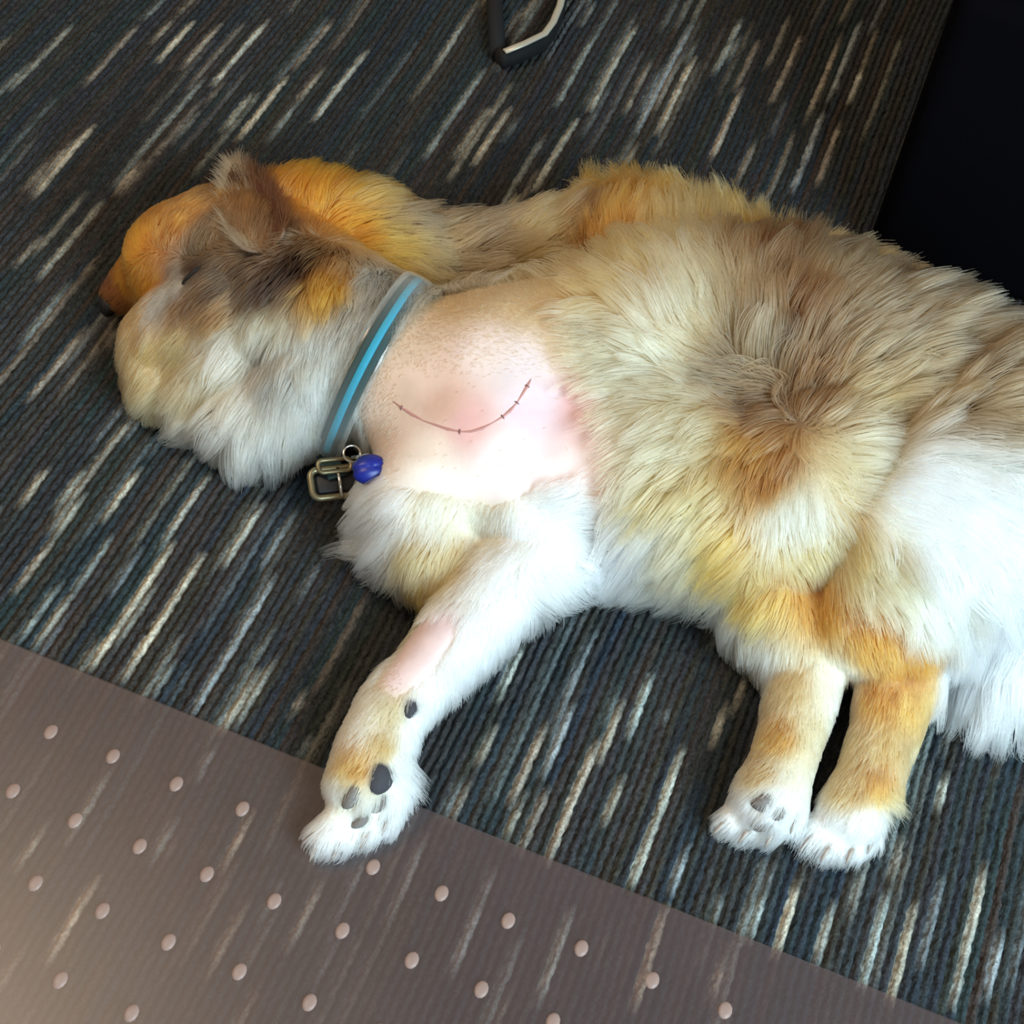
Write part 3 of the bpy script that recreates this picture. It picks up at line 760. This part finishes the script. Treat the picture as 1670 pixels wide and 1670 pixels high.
# ------------------------------------------------------------------ pads, claws, nose, eye, ear, incision
PADS = []
def blob(name, c, n, along, a, b, h, m, sink=.3):
    """low oval cushion at c on a surface with normal n, long axis along"""
    n = np.array(n); along = np.array(along) - n * (np.array(along) @ n); along /= np.linalg.norm(along); w = np.cross(n, along)
    bm = bmesh.new(); bmesh.ops.create_uvsphere(bm, u_segments=20, v_segments=12, radius=1)
    for v in bm.verts:
        x, y, z = v.co; k = 1 + .06 * math.sin(3 * math.atan2(y, x))
        v.co = Vector(np.array(c) + along * (x * a * k) + w * (y * b * k) + n * ((z - sink) * h))
    return attach(from_bm(name, bm, m), dog)
def img_dir(ang): return RC @ np.array([math.cos(math.radians(ang)), math.sin(math.radians(ang)), 0])
m_pad = mat('paw_pad_skin', srgb(52, 50, 54), .8); noise_bump(m_pad, 700, .6)
m_padg = mat('grey_paw_pad_skin', srgb(112, 104, 98), .8); noise_bump(m_padg, 700, .6)
for px, py, ang, a, b, dark in [(670, 1156, 70, .0075, .0055, 1), (622, 1270, 70, .0115, .0095, 1), (572, 1302, 60, .0105, .0055, 0), (588, 1338, 40, .0085, .0045, 0), (618, 1312, 60, .008, .0045, 0),
                                (1240, 1346, 30, .0085, .0052, 0), (1243, 1308, 20, .0085, .0062, 0), (1270, 1328, 50, .006, .0042, 0)]:
    c, n = hit(px, py)
    blob('paw_pad', c, n, img_dir(ang), a, b, .0065, m_pad if dark else m_padg, .25)
    PADS.append((c, max(a, b)))
m_claw = mat('claw_horn', srgb(150, 138, 128), .4)
for px, py, ang in [(512, 1392, 245), (548, 1392, 242), (594, 1374, 245), (628, 1350, 250), (1172, 1352, 225), (1212, 1366, 230), (1254, 1370, 240), (1292, 1346, 255), (1312, 1378, 235), (1345, 1394, 238), (1384, 1398, 245), (1418, 1380, 250)]:
    d = img_dir(ang); d[2] = 0; d /= np.linalg.norm(d)
    c, n = hit(px - 10 * math.cos(math.radians(ang)) * 1.5, py + 10 * math.sin(math.radians(ang)) * 1.5, .012)
    c = c - d * .003; z = max(c[2], .006)
    V, Fc = tube([(c[0], c[1], z), (*(c[:2] + d[:2] * .006), z + .0005), (*(c[:2] + d[:2] * .011), max(z - .002, .004)), (*(c[:2] + d[:2] * .0145), max(z - .005, .0025))], [.0022, .002, .0014, .0004], 8)
    attach(mk('claw', V, Fc, m_claw), dog)
# nose leather with nostrils
m_nose = mat('nose_leather', srgb(20, 17, 18), .35); noise_bump(m_nose, 900, .5)
nc = P(176, 494, .024)
blob('nose', nc, img_dir(190) * .8 + np.array([0, 0, .3]), img_dir(95), .0125, .0105, .010, m_nose, 0)
# closed eye with dark lid line
m_eye = mat('eyelid_rim', srgb(24, 17, 14), .8)
c, n = hit(316, 452); blob('eye', c, n, img_dir(32), .0115, .0026, .0042, m_eye, -.3)
PADS.append((c, .009))
# incision with sutures
m_inc = mat('incision_scab', srgb(184, 132, 124), .6); m_sut = mat('suture_thread', srgb(120, 78, 80), .6)
ipts = [(640, 654), (655, 665), (672, 676), (690, 686), (710, 693), (730, 700), (750, 704), (768, 704), (786, 699), (803, 690), (820, 680), (832, 670), (843, 657), (852, 643), (860, 630), (866, 618)]
ih = [hit(*q) for q in ipts]
V, Fc = tube([c - n * .0002 for c, n in ih], [.0004] + [.0009 + .0004 * math.sin(i * 2.1) for i in range(len(ih) - 2)] + [.0004], 8)
inc = attach(mk('incision', V, Fc, m_inc), dog)
tag(inc, 'thin curved surgical incision on the shaved shoulder')
for i in (1, 6, 10, 12, 14):
    c, n = ih[i]; t = ih[i + 1][0] - ih[i - 1][0]; sd = np.cross(n, t); sd /= np.linalg.norm(sd)
    V, Fc = tube([c - sd * .0018 + n * .0001, c + n * .001, c + sd * .0018 + n * .0001], [.0004, .0006, .0004], 6)
    attach(mk('suture', V, Fc, m_sut), dog)
# ear: cupped leaf standing up and back from the skull
def ear():
    base, n = hit(428, 392); tip = P(380, 262, .118)
    ax = tip - base; L = np.linalg.norm(ax); ax /= L
    view = CAM - base; view /= np.linalg.norm(view); wd = np.cross(ax, view); wd /= np.linalg.norm(wd); nm = np.cross(wd, ax)
    NU, NVv = 14, 9; V = []; Fc = []
    for side in (0, 1):
        for i in range(NU + 1):
            t = i / NU; half = .026 * (math.sin(math.pi * (.22 + .78 * t)) ** .8 if t < 1 else 0.02) * (1 - .25 * t)
            for j in range(NVv):
                u = j / (NVv - 1) * 2 - 1
                p = base - ax * .014 + ax * (t * (L + .012)) + wd * (u * half) + nm * (.010 * u * u * (1 - t * .5) - .006 * t * t - side * .0022)
                V.append(p)
    M = (NU + 1) * NVv
    for i in range(NU):
        for j in range(NVv - 1):
            a = i * NVv + j
            Fc.append((a, a + 1, a + NVv + 1, a + NVv)); Fc.append((M + a, M + a + NVv, M + a + NVv + 1, M + a + 1))
        for j in (0, NVv - 1):
            a = i * NVv + j; Fc.append((a, a + NVv, M + a + NVv, M + a) if j == 0 else (a, M + a, M + a + NVv, a + NVv))
    for i in (0, NU):
        for j in range(NVv - 1):
            a = i * NVv + j; Fc.append((a, M + a, M + a + 1, a + 1) if i == 0 else (a, a + 1, M + a + 1, M + a))
    m = mat('ear_skin', srgb(110, 84, 62), .8)
    eo = attach(mk('ear', V, Fc, m), dog)
    V = np.array(V); n_ = 5200
    S_ = np.empty((n_, NSEG, 3)); col = np.empty((n_, 3))
    i = rng.integers(0, NU, n_); j = rng.random(n_) * (NVv - 1); ji = np.minimum(j.astype(int), NVv - 2); f = (j - ji)[:, None]; ti = rng.random((n_, 1)); sd = rng.integers(0, 2, n_)
    g = lambda a, b: V[sd * M + a * NVv + b]
    root = (g(i, ji) * (1 - f) + g(i, ji + 1) * f) * (1 - ti) + (g(i + 1, ji) * (1 - f) + g(i + 1, ji + 1) * f) * ti
    u = j / (NVv - 1) * 2 - 1; nn = np.where(sd[:, None] == 0, nm, -nm)
    dirs = ax + wd * (u * .35)[:, None] + nn * .22 + rng.normal(0, .13, (n_, 3)); dirs /= np.linalg.norm(dirs, axis=1, keepdims=True)
    ln = rng.uniform(.014, .028, n_)
    for k in range(NSEG): S_[:, k] = root + dirs * (ln * TT[k])[:, None] - np.array([0, 0, .004]) * TT[k] ** 2
    side_r = (project(root)[:, 0] - (430 - 46 * ((i + ti[:, 0]) / NU)))  # brown back edge, greyish inner edge
    lin = lambda c: np.array(srgb(*c))
    wgt = np.clip((side_r + 6) / 22, 0, 1)[:, None]
    col = lin((150, 134, 110)) * (1 - wgt) + lin((74, 42, 22)) * wgt
    col = col * rng.normal(1, .15, (n_, 1))
    attach(add_curves('ear_fur', S_, np.clip(col, 0, .9), .0004), eo)
ear()
make_fur()
collar()
